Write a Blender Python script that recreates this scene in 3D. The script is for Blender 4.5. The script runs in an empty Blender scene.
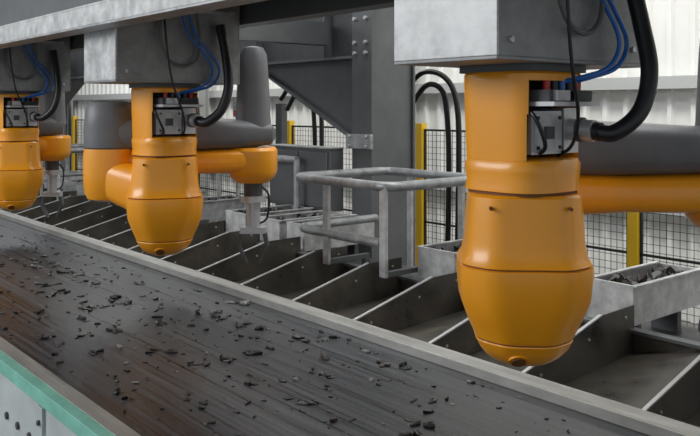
import bpy, math, random
from mathutils import Vector, Matrix
random.seed(7)
H = 2.2   # eye height; all heights below are written relative to it
sc = bpy.context.scene
try:
    sc.view_settings.view_transform = 'Standard'
except Exception: pass

# ---------------------------------------------------------------- materials
def mat(name, col, rough=0.5, metal=0.0, var=0.0, vscale=8.0, stretch=(1,1,1), bump=0.0, bscale=40.0, rvar=0.0, col2=None, detail=6, spec=0.5, coat=0.0):
    m = bpy.data.materials.new(name); m.use_nodes = True
    nt = m.node_tree; b = nt.nodes['Principled BSDF']
    b.inputs['Base Color'].default_value = (*col, 1)
    b.inputs['Roughness'].default_value = rough
    b.inputs['Metallic'].default_value = metal
    b.inputs['Specular IOR Level'].default_value = spec
    b.inputs['Coat Weight'].default_value = coat
    b.inputs['Coat Roughness'].default_value = 0.2
    if var > 0 or col2 or rvar > 0 or bump > 0:
        tc = nt.nodes.new('ShaderNodeTexCoord'); mp = nt.nodes.new('ShaderNodeMapping')
        mp.inputs['Scale'].default_value = stretch
        nt.links.new(tc.outputs['Object'], mp.inputs['Vector'])
        n = nt.nodes.new('ShaderNodeTexNoise'); n.inputs['Scale'].default_value = vscale; n.inputs['Detail'].default_value = detail
        n.inputs['Roughness'].default_value = 0.65
        nt.links.new(mp.outputs[0], n.inputs['Vector'])
        if var > 0 or col2:
            r = nt.nodes.new('ShaderNodeValToRGB')
            c2 = col2 if col2 else tuple(min(1, c*(1+var)) for c in col)
            c1 = col if col2 else tuple(c*(1-var) for c in col)
            r.color_ramp.elements[0].position = 0.33; r.color_ramp.elements[1].position = 0.68
            r.color_ramp.elements[0].color = (*c1, 1); r.color_ramp.elements[1].color = (*c2, 1)
            nt.links.new(n.outputs['Fac'], r.inputs[0]); nt.links.new(r.outputs[0], b.inputs['Base Color'])
        if rvar > 0:
            mr = nt.nodes.new('ShaderNodeMapRange')
            mr.inputs['From Min'].default_value = .3; mr.inputs['From Max'].default_value = .7
            mr.inputs['To Min'].default_value = max(0.05, rough-rvar); mr.inputs['To Max'].default_value = min(1, rough+rvar)
            nt.links.new(n.outputs['Fac'], mr.inputs['Value']); nt.links.new(mr.outputs[0], b.inputs['Roughness'])
        if bump > 0:
            n2 = nt.nodes.new('ShaderNodeTexNoise'); n2.inputs['Scale'].default_value = bscale
            nt.links.new(mp.outputs[0], n2.inputs['Vector'])
            bp = nt.nodes.new('ShaderNodeBump'); bp.inputs['Strength'].default_value = bump; bp.inputs['Distance'].default_value = 0.01
            nt.links.new(n2.outputs['Fac'], bp.inputs['Height']); nt.links.new(bp.outputs[0], b.inputs['Normal'])
    return m

M = {}
M['orange'] = mat('orange_enamel', (0.90,0.345,0.005), 0.38, 0, var=0.03, vscale=4, coat=.4)
M['seam'] = mat('dark_seam', (0.16,0.055,0.008), 0.6)  # darkened orange; in the grooves it puts occlusion shade into the colour
M['black'] = mat('black_rubber', (0.012,0.012,0.013), 0.4)
M['darkgrey'] = mat('dark_grey_plastic', (0.075,0.077,0.08), 0.5)
M['cover'] = mat('grey_arm_cover', (0.13,0.13,0.135), 0.45, 0, var=.1)
M['alu'] = mat('aluminium', (0.55,0.55,0.56), 0.35, 0.45)
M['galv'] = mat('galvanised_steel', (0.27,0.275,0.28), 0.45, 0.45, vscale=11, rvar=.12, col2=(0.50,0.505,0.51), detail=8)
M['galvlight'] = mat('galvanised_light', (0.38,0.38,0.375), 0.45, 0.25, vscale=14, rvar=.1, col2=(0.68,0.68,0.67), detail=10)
M['pedside'] = mat('galvanised_shaded', (0.19,0.19,0.19), 0.5, 0.3, vscale=7, rvar=.1, col2=(0.35,0.35,0.345), detail=10)  # pedestal galvanising with the tone of its shaded sides put into the colour
M['steel'] = mat('grey_painted_steel', (0.125,0.13,0.132), 0.42, 0.2, var=.15, vscale=3)
M['steeld'] = mat('dark_steel', (0.07,0.072,0.075), 0.5, 0.3, var=.25, vscale=4)
M['chute'] = mat('worn_chute_steel', (0.055,0.050,0.044), 0.36, 0.4, vscale=4, rvar=.12, col2=(0.145,0.13,0.108), detail=9)
M['edge'] = mat('bright_edge', (0.5,0.5,0.49), 0.35, 0.4)
M['railstrip'] = mat('conveyor_side_strip', (0.36,0.355,0.33), 0.42, 0.3, var=.25, vscale=6, stretch=(.4,3,1))
M['green'] = mat('green_enamel', (0.20,0.50,0.40), 0.45, 0, var=.2, vscale=7)
M['panel'] = mat('conveyor_side_panel', (0.46,0.50,0.49), 0.5, 0, var=.12, vscale=5)
M['yellow'] = mat('yellow_enamel', (0.80,0.50,0.02), 0.4)
M['mesh'] = mat('black_wire', (0.02,0.02,0.022), 0.5)
M['wall'] = mat('cream_cladding', (0.76,0.76,0.73), 0.6, 0, var=.04, vscale=1.5)
M['girt'] = mat('wall_girt_paint', (0.42,0.43,0.42), 0.6)
M['concrete'] = mat('concrete', (0.16,0.155,0.15), 0.8, 0, var=.25, vscale=2, bump=.3)
M['ceil'] = mat('roof_deck', (0.35,0.35,0.35), 0.8, 0, var=.05)
M['blue'] = mat('blue_hose', (0.015,0.14,0.50), 0.35)
M['red'] = mat('red_plastic', (0.5,0.02,0.02), 0.4)
M['hose'] = mat('grey_hose', (0.13,0.13,0.13), 0.4)
M['d1'] = mat('scrap_dark', (0.010,0.010,0.010), 0.3)
M['d2'] = mat('scrap_brown', (0.035,0.027,0.022), 0.45)
M['d3'] = mat('scrap_metal', (0.28,0.28,0.28), 0.35, 0.6, var=.4, vscale=40)
M['d4'] = mat('scrap_pale', (0.17,0.165,0.15), 0.6, var=.4, vscale=40)

# belt material: worn rubber, lengthwise scuffs and fine dust
def belt_mat():
    m = bpy.data.materials.new('conveyor_rubber'); m.use_nodes = True
    nt = m.node_tree; b = nt.nodes['Principled BSDF']
    tc = nt.nodes.new('ShaderNodeTexCoord'); mp = nt.nodes.new('ShaderNodeMapping')
    mp.inputs['Scale'].default_value = (0.18, 16, 1)
    nt.links.new(tc.outputs['Object'], mp.inputs[0])
    n = nt.nodes.new('ShaderNodeTexNoise'); n.inputs['Scale'].default_value = 3.0; n.inputs['Detail'].default_value = 9; n.inputs['Roughness'].default_value=.7
    nt.links.new(mp.outputs[0], n.inputs['Vector'])
    n2 = nt.nodes.new('ShaderNodeTexNoise'); n2.inputs['Scale'].default_value = 60; n2.inputs['Detail'].default_value = 5
    nt.links.new(tc.outputs['Object'], n2.inputs['Vector'])
    mx = nt.nodes.new('ShaderNodeMath'); mx.operation='MULTIPLY_ADD'; mx.inputs[1].default_value=.15
    nt.links.new(n2.outputs['Fac'], mx.inputs[0])
    m2 = nt.nodes.new('ShaderNodeMath'); m2.operation='MULTIPLY'; m2.inputs[1].default_value=.9
    nt.links.new(n.outputs['Fac'], m2.inputs[0]); nt.links.new(m2.outputs[0], mx.inputs[2])
    r = nt.nodes.new('ShaderNodeValToRGB')
    r.color_ramp.elements[0].position=.42; r.color_ramp.elements[0].color=(.011,.012,.014,1)
    r.color_ramp.elements[1].position=.68; r.color_ramp.elements[1].color=(.095,.10,.11,1)
    nt.links.new(mx.outputs[0], r.inputs[0]); nt.links.new(r.outputs[0], b.inputs['Base Color'])
    mr = nt.nodes.new('ShaderNodeMapRange'); mr.inputs['From Min'].default_value=.35; mr.inputs['From Max'].default_value=.65
    mr.inputs['To Min'].default_value=.26; mr.inputs['To Max'].default_value=.46
    nt.links.new(n.outputs['Fac'], mr.inputs[0]); nt.links.new(mr.outputs[0], b.inputs['Roughness'])
    b.inputs['Specular IOR Level'].default_value=.4
    bp = nt.nodes.new('ShaderNodeBump'); bp.inputs['Strength'].default_value=.25; bp.inputs['Distance'].default_value=.004
    nt.links.new(mx.outputs[0], bp.inputs['Height']); nt.links.new(bp.outputs[0], b.inputs['Normal'])
    return m
M['belt'] = belt_mat()

# ---------------------------------------------------------------- mesh builder
class MB:
    def __init__(s, name, origin=(0,0,0)):
        s.name=name; s.o=Vector(origin); s.v=[]; s.f=[]; s.m=[]; s.mats=[]; s.T=Matrix.Identity(4)
    def mi(s, k):
        if k not in s.mats: s.mats.append(k)
        return s.mats.index(k)
    def add(s, vs, fs, k):
        b=len(s.v); i=s.mi(k)
        for p in vs: s.v.append(s.T @ Vector(p))
        for f in fs: s.f.append([b+j for j in f]); s.m.append(i)
    def box(s, a, b, k):
        x0,y0,z0=[min(a[i],b[i]) for i in range(3)]; x1,y1,z1=[max(a[i],b[i]) for i in range(3)]
        s.add([(x0,y0,z0),(x1,y0,z0),(x1,y1,z0),(x0,y1,z0),(x0,y0,z1),(x1,y0,z1),(x1,y1,z1),(x0,y1,z1)],
              [(3,2,1,0),(4,5,6,7),(0,1,5,4),(1,2,6,5),(2,3,7,6),(3,0,4,7)],k)
    def loft(s, secs, k, cap=True, seams=()):
        n=len(secs[0])
        b=len(s.v)
        for q in secs:
            for p in q: s.v.append(s.T @ Vector(p))
        for i in range(len(secs)-1):
            kk='seam' if i in seams else k; mi=s.mi(kk)
            for j in range(n):
                j2=(j+1)%n
                s.f.append([b+i*n+j,b+i*n+j2,b+(i+1)*n+j2,b+(i+1)*n+j]); s.m.append(mi)
        if cap:
            s.f.append([b+j for j in range(n)][::-1]); s.m.append(s.mi(k))
            s.f.append([b+(len(secs)-1)*n+j for j in range(n)]); s.m.append(s.mi(k))
    def cyl(s, p0, p1, r0, k, r1=None, n=20):
        r1=r0 if r1 is None else r1
        p0=Vector(p0);p1=Vector(p1); d=(p1-p0).normalized()
        u=d.orthogonal().normalized(); w=d.cross(u)
        def ring(p,r): return [p+u*r*math.cos(2*math.pi*i/n)+w*r*math.sin(2*math.pi*i/n) for i in range(n)]
        s.loft([ring(p0,r0),ring(p1,r1)],k)
    def tube(s, pts, r, k, n=10, sub=8, smooth=True):
        P=[Vector(p) for p in pts]
        if smooth and len(P)>2:
            Q=[]
            for i in range(len(P)-1):
                a=P[max(i-1,0)];b=P[i];c=P[i+1];d=P[min(i+2,len(P)-1)]
                for t in range(sub):
                    t=t/sub
                    Q.append(.5*((2*b)+(c-a)*t+(2*a-5*b+4*c-d)*t*t+(3*b-a-3*c+d)*t**3))
            Q.append(P[-1]); P=Q
        secs=[]; u=None
        for i,p in enumerate(P):
            d=(P[min(i+1,len(P)-1)]-P[max(i-1,0)]).normalized()
            if u is None: u=d.orthogonal().normalized()
            u=(u-d*u.dot(d)).normalized(); w=d.cross(u)
            secs.append([p+u*r*math.cos(2*math.pi*j/n)+w*r*math.sin(2*math.pi*j/n) for j in range(n)])
        s.loft(secs,k)
    def done(s, smooth=True, bevel=0.0, ang=32):
        me=bpy.data.meshes.new(s.name)
        me.from_pydata([tuple(p-s.o) for p in s.v],[],s.f)
        for k in s.mats: me.materials.append(M[k])
        me.polygons.foreach_set('material_index', s.m)
        me.validate(); me.update()
        if smooth:
            me.polygons.foreach_set('use_smooth',[True]*len(me.polygons))
            me.set_sharp_from_angle(angle=math.radians(ang))
        ob=bpy.data.objects.new(s.name,me); sc.collection.objects.link(ob)
        ob.location=(s.o.x,s.o.y,s.o.z+H)
        if bevel>0:
            bm=ob.modifiers.new('bevel','BEVEL'); bm.width=bevel; bm.segments=2; bm.limit_method='ANGLE'; bm.angle_limit=math.radians(50)
        return ob

def sup(a,b,n,z,cx=0,cy=0,N=56,rot=0):
    out=[]
    for i in range(N):
        t=2*math.pi*i/N; c,q=math.cos(t),math.sin(t)
        x=a*math.copysign(abs(c)**(2/n),c); y=b*math.copysign(abs(q)**(2/n),q)
        out.append((cx+x*math.cos(rot)-y*math.sin(rot), cy+x*math.sin(rot)+y*math.cos(rot), z))
    return out

def octo(a,ch,z,rot=0,per=5):
    """square of half width a with chamfered, rounded corners (cast housing section)"""
    pts=[]; c=a-ch
    base=[(a,-c),(a,c),(c,a),(-c,a),(-a,c),(-a,-c),(-c,-a),(c,-a)]
    n=len(base)
    for i in range(n):
        p=Vector(base[i]); pv=Vector(base[i-1]); nx=Vector(base[(i+1)%n])
        l=min((p-pv).length,(nx-p).length)*.36
        q0=p+(pv-p).normalized()*l; q1=p+(nx-p).normalized()*l
        for j in range(per):
            t=j/(per-1); q=q0*(1-t)**2+p*2*t*(1-t)+q1*t*t
            pts.append((q.x*math.cos(rot)-q.y*math.sin(rot), q.x*math.sin(rot)+q.y*math.cos(rot), z))
    return pts

# ---------------------------------------------------------------- robots
PHI=math.radians(49.8)
def robot(cx, cy, elbow, wrist, egg_rot):
    r=MB('sorting_robot_arm',(cx,cy,0.14)); T0=Matrix.Translation((cx,cy,0)); r.T=T0
    r.loft([sup(.172,.172,5,.14),sup(.172,.172,5,.118)],'darkgrey')
    r.loft([sup(.155,.16,4,.12),sup(.163,.167,4,.11),sup(.163,.167,4,.088)],'orange')
    def csec(a,b,z,N=240):
        out=[]
        for (x,y,zz) in sup(a,b,4,z,N=N):
            if x>0 and -.139<y<.14: x=min(x,-.01)
            out.append((x,y,zz))
        return out
    r.loft([csec(.163,.167,.09),csec(.160,.165,-.02),csec(.155,.161,-.17)],'orange')
    # collar, scooped round
    r.loft([sup(.142,.146,4,-.165),sup(.156,.160,3.8,-.17),sup(.166,.169,3.4,-.185),sup(.170,.171,3,-.21),sup(.167,.167,3,-.24),sup(.171,.171,3,-.262),sup(.171,.171,3,-.272)],'orange')
    r.loft([sup(.162,.162,3,-.27),sup(.162,.162,3,-.284)],'seam')
    # recess contents
    r.box((-.009,-.137,-.17),(.012,.138,.087),'black')
    r.box((.012,-.115,-.150),(.125,.045,-.01),'alu')
    r.box((.125,-.105,-.140),(.133,.035,-.02),'galvlight')
    for yy in (-.093,.023):
        for zz in (-.128,-.032): r.cyl((.133,yy,zz),(.138,yy,zz),.006,'black',n=10)
    r.box((.133,-.06,-.10),(.146,-.02,-.06),'darkgrey')
    r.box((.012,-.12,.006),(.215,.13,.020),'alu'); r.box((.012,-.11,.020),(.19,.12,.058),'darkgrey')
    r.box((.19,-.09,.024),(.205,-.02,.056),'alu'); r.box((.19,0,.024),(.205,.10,.056),'black')
    for i,k in enumerate(['red','black','blue','black','red']):
        r.cyl((.15,-.07+i*.04,.058),(.15,-.07+i*.04,.088),.012,k,n=12)
    r.box((.012,.052,-.15),(.13,.134,.0),'alu')
    r.cyl((.11,.09,-.07),(.215,.10,-.075),.036,'alu',n=18)
    r.cyl((.16,.095,-.072),(.175,.097,-.0725),.042,'darkgrey',n=18)
    r.cyl((.19,.10,-.074),(.235,.105,-.078),.031,'black',n=18)
    r.tube([(.08,-.11,.01),(.15,-.13,-.03),(.16,-.09,-.12),(.10,-.06,-.155)],.007,'black',n=8)
    # hoses
    r.tube([(.215,.102,-.075),(.27,.13,-.08),(.325,.19,-.01),(.335,.23,.12),(.30,.24,.28),(.26,.22,.48)],.028,'black',n=14)
    for i in range(2):
        o=i*.045
        r.tube([(.15,.01+o,.085),(.20,.05+o,.10),(.25,.13+o,.135),(.262,.17+o,.22),(.255,.10+o,.33),(.25,.02+o,.42),(.245,-.03+o,.56)],.0075,'blue',n=8)
    r.tube([(.245,-.14,.56),(.25,-.15,.38),(.25,-.10,.27),(.25,.0,.235),(.25,.08,.29),(.25,.09,.42),(.245,.07,.56)],.009,'hose',n=8)
    r.tube([(.245,-.13,.56),(.26,-.12,.36),(.25,-.08,.15),(.22,.0,-.02),(.17,.04,-.12),(.10,.06,-.16)],.006,'black',n=8)
    # shoulder body
    prof=[(-.282,.172,.06),(-.290,.180,.06),(-.364,.187,.06),(-.44,.191,.062),(-.485,.199,.065),(-.508,.212,.068),(-.511,.208,.07),(-.515,.208,.07),(-.518,.216,.072),(-.55,.218,.075),(-.635,.211,.08),(-.70,.188,.078),(-.750,.166,.072),(-.760,.162,.07),(-.763,.158,.07),(-.767,.158,.07),(-.771,.160,.07),(-.798,.146,.062),(-.825,.124,.055),(-.843,.100,.045),(-.853,.075,.034),(-.857,.04,.018)]
    r.loft([octo(a,ch*1.2,z,rot=egg_rot) for z,a,ch in prof],'orange',seams=(6,14))
    R=T0 @ Matrix.Rotation(egg_rot,4,'Z'); r.T=R
    r.cyl((-.03,-.08,-.775),(-.03,-.130,-.827),.024,'seam',n=18)
    r.cyl((-.03,-.08,-.775),(-.03,-.127,-.824),.033,'orange',n=18)
    for sx in (-.125,.125): r.cyl((sx,-.194,-.32),(sx,-.17,-.32),.006,'seam',n=10)
    # arm linkage
    r.T=T0 @ Matrix.Rotation(PHI,4,'Z')
    ex,ey=elbow; wx,wy=wrist
    def limb(p,q,secs,k):
        p=Vector(p);q=Vector(q);d=(q-p); dl=Vector((d.x,d.y,0)).normalized(); side=Vector((-dl.y,dl.x,0)); S=[]
        for t,w,h in secs:
            c=p+d*t; S.append([tuple(c+side*x+Vector((0,0,y))) for x,y,_ in sup(w,h,3.2,0,N=32)])
        r.loft(S,k)
    limb((0,0,-.52),(ex,ey,-.42),[(0,.14,.15),(.45,.14,.145),(.8,.14,.13),(1,.13,.12)],'orange')
    r.loft([sup(a,a,2.4,z,ex,ey,N=40) for z,a in [(-.56,.09),(-.545,.135),(-.50,.155),(-.40,.16),(-.30,.16),(-.245,.155)]],'orange')
    r.loft([sup(a,a,2.4,z,ex,ey,N=40) for z,a in [(-.245,.15),(-.235,.158),(-.10,.155),(0,.145),(.035,.12),(.045,.06)]],'cover')
    limb((ex,ey,-.155),(wx,wy,-.165),[(-.12,.05,.06),(-.08,.13,.10),(.0,.16,.115),(.5,.15,.105),(.95,.14,.09),(1.12,.11,.07),(1.16,.04,.03)],'cover')
    limb((ex,ey,-.34),(wx,wy,-.33),[(-.05,.12,.09),(.0,.14,.1),(.5,.125,.075),(.9,.14,.08),(1.05,.13,.08),(1.15,.10,.06)],'orange')
    r.loft([sup(a,a,2.6,z,wx,wy,N=40) for z,a in [(-.25,.14),(-.27,.155),(-.40,.155),(-.44,.14),(-.475,.10)]],'orange')
    r.loft([sup(a,a,2.3,z,wx,wy,N=36) for z,a in [(-.15,.12),(-.05,.11),(.22,.098),(.34,.088),(.385,.065),(.395,.02)]],'cover')
    r.cyl((wx,wy,-.46),(wx,wy,-.56),.06,'darkgrey'); r.cyl((wx,wy,-.56),(wx,wy,-.60),.085,'alu')
    r.cyl((wx,wy,-.60),(wx,wy,-.76),.045,'alu')
    r.box((wx-.08,wy-.04,-.76),(wx+.08,wy+.04,-.80),'alu')
    for sx in (-1,1):
        r.loft([[(wx+sx*.075+a,wy+b,-.80) for a,b in ((-.012,-.03),(.012,-.03),(.012,.03),(-.012,.03))],
                [(wx+sx*.09+a,wy+b,-.88) for a,b in ((-.01,-.03),(.01,-.03),(.01,.03),(-.01,.03))],
                [(wx+sx*.04+a,wy+b,-.99) for a,b in ((-.006,-.025),(.006,-.025),(.006,.025),(-.006,.025))]],'darkgrey')
    r.tube([(wx+.05,wy,-.5),(wx+.10,wy,-.56),(wx+.09,wy,-.70),(wx+.04,wy,-.74)],.007,'black',n=8)
    return r.done(ang=35)

RX=[-1.70,-4.30,-6.98]; RY=2.2
robot(RX[0],RY,(.08,.50),(.90,.44),math.radians(46))
robot(RX[1],RY,(-.36,.16),(.47,.42),math.radians(66))
robot(RX[2],RY,(-.38,.20),(.12,.50),math.radians(70))

# housings the robots hang from
for x in RX:
    h=MB('robot_mounting_pedestal',(x,RY,.14))
    x0,x1,y0,y1=x-.21,x+.22,1.80,2.58
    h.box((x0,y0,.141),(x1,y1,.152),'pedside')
    h.box((x0,y0,.152),(x1,y0+.01,.925),'galvlight'); h.box((x0,y1-.01,.152),(x1,y1,.925),'pedside')  # lighter front, darker other faces: lit and shaded sides set by colour
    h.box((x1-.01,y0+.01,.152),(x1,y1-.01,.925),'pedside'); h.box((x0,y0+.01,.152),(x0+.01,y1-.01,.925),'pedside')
    for yy in (1.86,2.52): h.cyl((x1,yy,.2),(x1+.010,yy,.2),.011,'alu',n=6)
    h.box((x1,2.0,.54),(x1+.08,2.50,.56),'galv')
    h.done(bevel=.002)

# overhead gantry
g=MB('robot_support_gantry',(-6,2,.40))
g.box((-16,1.66,.425),(1.5,1.79,.437),'galv')
g.box((-16,1.66,.437),(1.5,1.672,.535),'galvlight')
g.box((-16,1.66,.535),(1.5,1.79,.547),'galvlight')
g.box((-16,1.76,.547),(1.5,1.79,.93),'steel')
g.box((-16,1.66,.93),(1.5,2.72,.96),'steel')
g.box((-16,2.6,.5),(1.5,2.72,.93),'steel')
for x in [-14.5,-12,-9.4,-5.6,-2.95,-.3]:
    g.box((x,1.79,.55),(x+.12,4.38,.75),'steel') if x in (-12,-5.6,-.3) else g.box((x,1.79,.55),(x+.1,2.6,.75),'steel')
for x in [.9,-15.9]:
    g.box((x,.75,-2.2),(x+.16,.91,.96),'steel'); g.box((x,.91,.78),(x+.16,1.66,.93),'steel')
    g.box((x,2.72,.78),(x+.16,4.38,.93),'steel')
g.done(bevel=.002)

# steel frame behind
c=MB('steel_portal_frame',(-5,4.6,-2.2))
def hcol(x0,x1,y0,y1,z0,z1):
    c.box((x0,y0,z0),(x1,y0+.025,z1),'steel'); c.box((x0,y1-.025,z0),(x1,y1,z1),'steel')
    c.box((x0+.03,y0+.025,z0),(x1-.03,y1-.025,z1),'steel')
hcol(-5.19,-4.94,4.4,4.91,-2.2,3.2)
hcol(-13.2,-12.95,4.4,4.91,-2.2,3.2)
hcol(1.2,1.45,4.4,4.91,-2.2,3.2)
c.box((-18,4.40,.42),(-5.19,4.72,.445),'steel'); c.box((-18,4.5,.445),(-5.19,4.53,1.05),'steeld'); c.box((-18,4.40,1.05),(-5.19,4.72,1.08),'steel')
c.box((-18,4.42,1.3),(1.2,4.7,1.9),'steel')
for x in (-5.6,-6.7,-8.5,-10.5): c.box((x,4.41,.445),(x+.015,4.5,1.05),'steel')
for xa,xb in ((-5.19,-6.75),(-12.95,-11.4),(-13.2,-14.7)):
    vs=[(xa,4.50,.42),(xb,4.50,.42),(xa,4.50,-.28),(xa,4.53,.42),(xb,4.53,.42),(xa,4.53,-.28)]
    c.add(vs,[(0,1,2),(5,4,3),(0,3,4,1),(1,4,5,2),(2,5,3,0)],'steel')
    c.loft([[(xb,4.44,.42),(xb,4.60,.42),(xb,4.60,.40),(xb,4.44,.40)],[(xa,4.44,-.28),(xa,4.60,-.28),(xa,4.60,-.30),(xa,4.44,-.30)]],'steel')
c.box((-5.24,4.37,-.34),(-4.92,4.40,-.22),'galv')
for zz in (.46,.55,.75,.95):
    for xx in (-5.14,-5.0): c.cyl((xx,4.37,zz),(xx,4.40,zz),.018,'alu',n=6)
for zz in (-.32,-.24):
    for xx in (-5.18,-4.97): c.cyl((xx,4.35,zz),(xx,4.37,zz),.014,'alu',n=6)
c.done(bevel=.003)

cb=MB('control_cabinet',(-5.6,4.2,-2.2))
cb.box((-6.15,4.22,-.88),(-5.26,4.36,-.35),'steel'); cb.box((-6.17,4.20,-.35),(-5.25,4.365,-.335),'galv')
cb.box((-6.12,4.205,-.85),(-5.71,4.22,-.38),'steel'); cb.box((-5.69,4.205,-.85),(-5.29,4.22,-.38),'steel')
cb.cyl((-5.75,4.19,-.6),(-5.75,4.205,-.6),.015,'black'); cb.box((-5.95,4.27,-2.2),(-5.35,4.35,-.88),'steeld')
cb.done(bevel=.004)

# ---------------------------------------------------------------- conveyor
k=MB('conveyor_belt_line',(-6,1.8,-2.2))
X0,X1=-18,1.6
k.box((X0,1.16,-1.115),(X1,2.52,-1.10),'belt')
k.box((X0,1.14,-1.20),(X1,2.54,-1.13),'steeld')
k.box((X0,2.50,-1.10),(X1,2.515,-1.06),'railstrip'); k.box((X0,2.515,-1.075),(X1,2.60,-1.06),'railstrip'); k.box((X0,2.59,-1.35),(X1,2.60,-1.075),'steeld')
k.box((X0,1.10,-1.085),(X1,1.165,-1.07),'railstrip'); k.box((X0,1.055,-1.125),(X1,1.10,-1.07),'green')
k.box((X0,1.075,-1.85),(X1,1.095,-1.125),'panel')
x=X0
while x<X1:
    k.box((x,1.062,-1.80),(x+.05,1.075,-1.14),'panel')
    for zz in (-1.2,-1.3,-1.42,-1.6): k.cyl((x+.025,1.052,zz),(x+.025,1.062,zz),.011,'steeld',n=8)
    for i in range(3):
        k.cyl((x+.22+i*.14,1.066,-1.30),(x+.22+i*.14,1.075,-1.30),.016,'steeld',n=12)
    x+=.62
for x in (-16,-13,-10,-7,-4,-1,1.2):
    for yy in (1.10,2.48): k.box((x,yy,-2.2),(x+.1,yy+.1,-1.2),'steel')
    k.box((x,1.1,-1.5),(x+.1,2.58,-1.4),'steel')
k.done(bevel=.0015)

# debris
d=MB('scrap_fragments',(-3,1.8,-1.10))
def frag(x,y,s,kk):
    L=s*random.uniform(.7,1.8);W=s*random.uniform(.35,.9);h=min(.022,s*random.uniform(.12,.5))
    a=random.uniform(0,math.pi); n=random.choice((5,6,7,8)); ca,sa=math.cos(a),math.sin(a)
    rr=[random.uniform(.45,1.2) for _ in range(n)]
    tx=random.uniform(-.35,.35)
    def ring(f,z,j):
        o=[]
        for i in range(n):
            u=L*rr[i]*f*math.cos(6.283*i/n); v=W*rr[i]*f*math.sin(6.283*i/n)
            o.append((x+u*ca-v*sa, y+u*sa+v*ca, z+(max(0,u*tx) if z>-1.0999 else 0)+random.uniform(0,j)))
        return o
    d.loft([ring(.85,-1.1,0),ring(1,-1.1+h*.4,h*.6),ring(.75,-1.1+h*.8,h*.7)],kk)
kk=['d1']*12+['d2']*5+['d3']*2+['d4']*2
for i in range(700):
    x=-.2-random.random()**1.1*7; y=random.uniform(1.22,2.46)
    frag(x,y,random.choice((.005,.007,.009,.011,.014,.018)),random.choice(kk))
for i in range(150):
    x=-.4-random.random()**1.1*6; y=1.2+1.25*min(1,max(0.03,random.gauss(.5,.25)))
    for j in range(random.randint(1,4)):
        frag(x+random.uniform(-.04,.04),min(2.45,max(1.22,y+random.uniform(-.03,.03))),random.uniform(.011,.028),random.choice(kk))
d.done(smooth=False)

# ---------------------------------------------------------------- chutes
h=MB('sorting_chute_bank',(-5,3,-2.2))
sp=.53; n0=-0.98+.53*2
xs=[n0-sp*i for i in range(30)]
for x in xs:
    P=[(2.605,-1.09),(3.20,-.94),(3.48,-.935),(3.48,-1.9),(2.605,-1.9)]
    vs=[(x,y,z) for y,z in P]+[(x+.008,y,z) for y,z in P]
    h.add(vs,[(4,3,2,1,0),(5,6,7,8,9),(0,1,6,5),(1,2,7,6),(2,3,8,7),(3,4,9,8),(4,0,5,9)],'chute')
    h.loft([[(x-.002,2.605,-1.09),(x+.014,2.605,-1.09),(x+.014,2.605,-1.083),(x-.002,2.605,-1.083)],
            [(x-.002,3.20,-.94),(x+.014,3.20,-.94),(x+.014,3.20,-.933),(x-.002,3.20,-.933)]],'edge')
    h.add([(x,2.605,-1.12),(x-sp+.008,2.605,-1.20),(x-sp+.008,3.48,-1.16),(x,3.48,-1.02)],[(0,1,2,3)],'chute')
    for yy,zz in ((2.75,-1.11),(3.1,-1.03),(3.4,-.98)): h.cyl((x+.008,yy,zz),(x+.014,yy,zz),.007,'edge',n=8)
xa,xb=xs[0]+.008,xs[-1]-.53
h.box((xb,3.48,-2.2),(xa,3.495,-1.05),'chute'); h.box((xb,2.605,-2.2),(xa,2.62,-1.15),'chute')
h.box((xb,3.44,-1.06),(xa,3.497,-1.045),'steel')
h.done(bevel=0)
pl=MB('service_platform',(-7,3.9,-2.2))
pl.box((xb,3.50,-1.2),(xa,4.19,-1.18),'steeld')
for x in (xa-.1,-3,-6,-9,-12):
    for y in (3.52,4.09): pl.box((x,y,-2.2),(x+.08,y+.08,-1.2),'steel')
pl.done()

def tray(x0,x1,y0=3.5,y1=4.18,zt=-.86,zb=-1.045):
    t=MB('galvanised_tray',((x0+x1)/2,(y0+y1)/2,zb))
    w=.008
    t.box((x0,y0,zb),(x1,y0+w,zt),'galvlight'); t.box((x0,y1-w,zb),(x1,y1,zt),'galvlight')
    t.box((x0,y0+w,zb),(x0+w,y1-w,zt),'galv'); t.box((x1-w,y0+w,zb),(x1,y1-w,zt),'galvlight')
    t.box((x0+w,y0+w,zb),(x1-w,y1-w,zt-.06),'chute')
    t.box((x0-.01,y0-.0,zt),(x1+.015,y0+.02,zt+.008),'galvlight'); t.box((x1-.012,y0+.02,zt),(x1+.015,y1,zt+.008),'galvlight'); t.box((x0-.01,y0+.02,zt),(x0+.014,y1,zt+.008),'galvlight')
    for yy in (y0+.12,y1-.16): t.box((x0+.05,yy,-1.18),(x1-.05,yy+.04,zb),'steel')
    for i in range(40):
        px=random.uniform(x0+.03,x1-.03); py=random.uniform(y0+.04,y1-.04); s=random.uniform(.012,.03)
        a=random.uniform(0,3.1); zf=zt-.06
        vs=[(px+s*math.cos(a+j*1.2566)*random.uniform(.5,1.2),py+s*math.sin(a+j*1.2566),zf) for j in range(5)]
        vs+=[(p[0],p[1],zf+.01+random.uniform(.0,.06)) for p in vs]
        t.add(vs,[(4,3,2,1,0),(5,6,7,8,9)]+[(j,(j+1)%5,(j+1)%5+5,j+5) for j in range(5)],random.choice(('d1','d1','d2','d4')))
    t.done(bevel=0)
for x0,x1 in ((-2.30,-2.05),(-3.50,-3.20),(-4.88,-4.66),(-5.25,-4.98),(-5.75,-5.45),(-6.75,-6.45),(-7.55,-7.25),(-8.3,-8.0),(-9.4,-9.0),(-10.7,-10.4),(-11.6,-11.3),(-12.6,-12.2),(-1.2,-.95)):
    tray(x0,x1)

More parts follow.
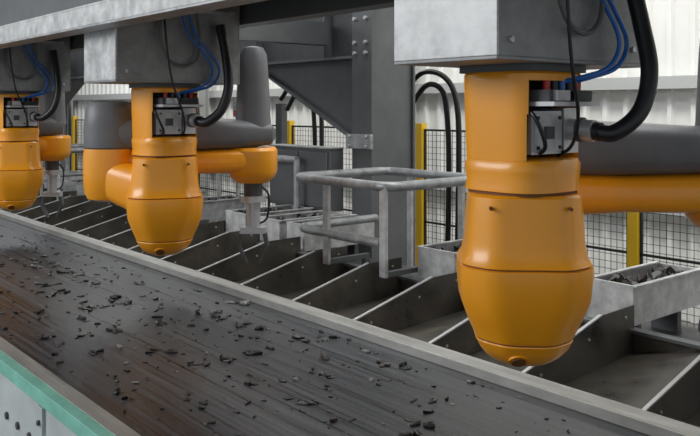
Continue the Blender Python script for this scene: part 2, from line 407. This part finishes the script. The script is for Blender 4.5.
def rail(dx):
    q=MB('galvanised_handrail',(dx-4,3.5,-1.18))
    r=.031
    def loop(x0,x1,y0,y1,z,rr=.10):
        pts=[]
        for cx,cy,a0 in ((x1-rr,y0+rr,-90),(x1-rr,y1-rr,0),(x0+rr,y1-rr,90),(x0+rr,y0+rr,180)):
            for i in range(7):
                a=math.radians(a0+i*15); pts.append((cx+rr*math.cos(a),cy+rr*math.sin(a),z))
        pts.append(pts[0]); return pts
    q.tube(loop(dx-4.46,dx-3.50,3.26,4.12,-.475),r,'galv',smooth=False,n=12)
    q.tube([(dx-3.58,3.27,-.82),(dx-4.25,3.27,-.82),(dx-4.40,3.30,-.82),(dx-4.44,3.42,-.82),(dx-4.44,4.0,-.82)],r*.95,'galv',n=12)
    for x,y in ((-4.10,3.26),(-3.55,3.26)):
        q.box((dx+x-.026,y-.012,-1.02),(dx+x+.026,y+.012,-.475),'galvlight')
    for x,y in ((-4.2,4.12),(-3.7,4.12)):
        q.box((dx+x-.022,y-.012,-1.18),(dx+x+.022,y+.012,-.475),'galvlight')
    for x in (-4.10,-3.55):
        q.box((dx+x-.02,3.272,-1.02),(dx+x+.02,3.62,-.99),'steel'); q.box((dx+x-.02,3.58,-1.18),(dx+x+.02,3.62,-1.02),'steel')
    q.tube([(dx-3.52,3.9,-.475),(dx-3.3,4.08,-.45),(dx-2.9,4.12,-.45)],r,'galv',n=12)
    q.tube([(dx-2.9,4.12,-.45),(dx-2.9,4.12,-1.18)],r*.9,'galv',n=12,smooth=False)
    q.done(bevel=0)
for dx in (0,-2.7,-5.35,-8.0): rail(dx)

# ---------------------------------------------------------------- fence
f=MB('safety_fence',(-8,6,-2.2))
FT=-.22
posts=[-1.1,-3.5,-5.95,-8.3,-10.7,-13.1,-15.5,-17.9,-20.3]
for x in posts:
    f.box((x-.045,5.96,-2.2),(x+.045,6.04,FT+.06),'yellow'); f.box((x-.09,5.92,-2.2),(x+.09,6.08,-2.185),'yellow')
for a,b in zip(posts[:-1],posts[1:]):
    x0,x1=b+.05,a-.05
    for bx in ((x0,x0+.02),(x1-.02,x1)): f.box((bx[0],5.99,-2.1),(bx[1],6.01,FT),'mesh')
    for zz in (-2.1,-1.2,FT-.02): f.box((x0,5.99,zz),(x1,6.01,zz+.02),'mesh')
    n=int((x1-x0)/.055)
    for i in range(1,n):
        xx=x0+(x1-x0)*i/n; f.box((xx-.002,5.998,-2.1),(xx+.002,6.002,FT),'mesh')
    for i in range(1,30):
        zz=-2.1+(FT+2.1)*i/30; f.box((x0,5.998,zz-.002),(x1,6.002,zz+.002),'mesh')
f.done(smooth=False)

for x in (-4.9,-6.9,-9.6,-14.2):
    q=MB('flexible_cable_conduit',(x,5.4,-2.2))
    for o in (0,.12):
        q.tube([(x-.75+o,5.4,.10-o),(x-.45+o*.5,5.4,.33-o),(x-.15-o*.3,5.4,.28-o),(x-o,5.4,.02-o),(x+.02-o,5.4,-.6),(x-o,5.4,-1.5),(x-o,5.4,-2.2)],.026,'black',n=10)
    q.box((x-.8,5.36,-2.2),(x-.68,5.44,.05),'steel')
    q.done()
s=MB('warning_tag_post',(-8.9,5.6,-2.2))
s.box((-8.92,5.58,-2.2),(-8.88,5.62,.1),'galv'); s.box((-8.97,5.57,-.12),(-8.83,5.58,.08),'galvlight'); s.box((-8.96,5.565,-.1),(-8.84,5.57,-.03),'red'); s.done()

# ---------------------------------------------------------------- building shell
w=MB('wall_back',(-13,8,-2.2))
WX0,WX1=-32,5; pr=[]; x=WX0
while x<WX1:
    pr+= [(x,8.0),(x+.17,8.0),(x+.19,7.955),(x+.235,7.955)]; x+=.255
pr.append((x,8.0)); bk=[(x,8.1),(WX0,8.1)]
allp=pr+bk
n=len(allp)
vs=[(a,b,-2.2) for a,b in allp]+[(a,b,4.2) for a,b in allp]
w.add(vs,[(i,(i+1)%n,(i+1)%n+n,i+n) for i in range(n)],'wall')
w.done(smooth=False)
w=MB('trim_wall_girts',(-13,7.9,0))
for z in (-1.1,.20,1.75,3.2): w.box((-32,7.84,z),(5,7.953,z+.13),'girt')
w.done()
for i,x in enumerate((-20.5,-13.6,-8.0)):
    w=MB('wall_stanchion',(x,7.7,-2.2))
    w.box((x-.12,7.60,-2.2),(x+.12,7.62,4.2),'girt'); w.box((x-.12,7.82,-2.2),(x+.12,7.838,4.2),'girt'); w.box((x-.008,7.62,-2.2),(x+.008,7.82,4.2),'girt'); w.done()
w=MB('wall_left',(-32,0,-2.2)); w.box((-32.1,-8,-2.2),(-32,8.1,4.2),'wall'); w.done()
w=MB('floor',(0,0,-2.2)); w.box((-32.1,-8,-2.3),(5.2,8.1,-2.2),'concrete'); w.done()
w=MB('ceiling',(0,0,4.2)); w.box((-32.1,-8,4.2),(5.2,8.1,4.3),'ceil'); w.done()

# ---------------------------------------------------------------- lights
def area(name,loc,target,sx,sy,e,col=(1,1,1)):
    l=bpy.data.lights.new(name,'AREA'); l.shape='RECTANGLE'; l.size=sx; l.size_y=sy; l.energy=e; l.color=col
    o=bpy.data.objects.new(name,l); sc.collection.objects.link(o); o.location=(loc[0],loc[1],loc[2]+H)
    dd=Vector(target)-Vector(loc); o.rotation_euler=dd.to_track_quat('-Z','Y').to_euler()
    return o
area('added_wall_light',(-8,5.6,4.0),(-8,7.8,-.6),18,1.0,650,(1,.99,.96))  # added lamp that brightens the back wall, not a fitting of the hall
area('added_wall_light_right',(1,5.6,4.0),(0,7.8,-.6),7,1.0,110,(1,.99,.96))  # added likewise, for the right end of the wall
area('added_front_key',(-6.5,-4,2.6),(-3.5,2.2,-.6),5,2.5,340,(.96,.98,1))  # added key light for robot highlights, hung well below the roof
area('roof_light_far',(-16,3,4.0),(-14,3,-1),8,4,500,(.93,.97,1))
area('roof_light_robot',(-3.5,3.3,4.0),(-3.5,3.0,-1),6,1.0,150,(.93,.97,1))
wd=bpy.data.worlds.new('daylight'); sc.world=wd; wd.use_nodes=True
wd.node_tree.nodes['Background'].inputs[0].default_value=(.86,.93,1,1); wd.node_tree.nodes['Background'].inputs[1].default_value=.62

# ---------------------------------------------------------------- camera
cd=bpy.data.cameras.new('camera'); co=bpy.data.objects.new('camera',cd); sc.collection.objects.link(co)
cd.sensor_width=36; cd.lens=36*800/700; cd.shift_y=-110/700; cd.clip_end=200
co.location=(0,0,H)
fw=Vector((-.7643,.6448,0)); co.rotation_euler=fw.to_track_quat('-Z','Y').to_euler()
sc.camera=co
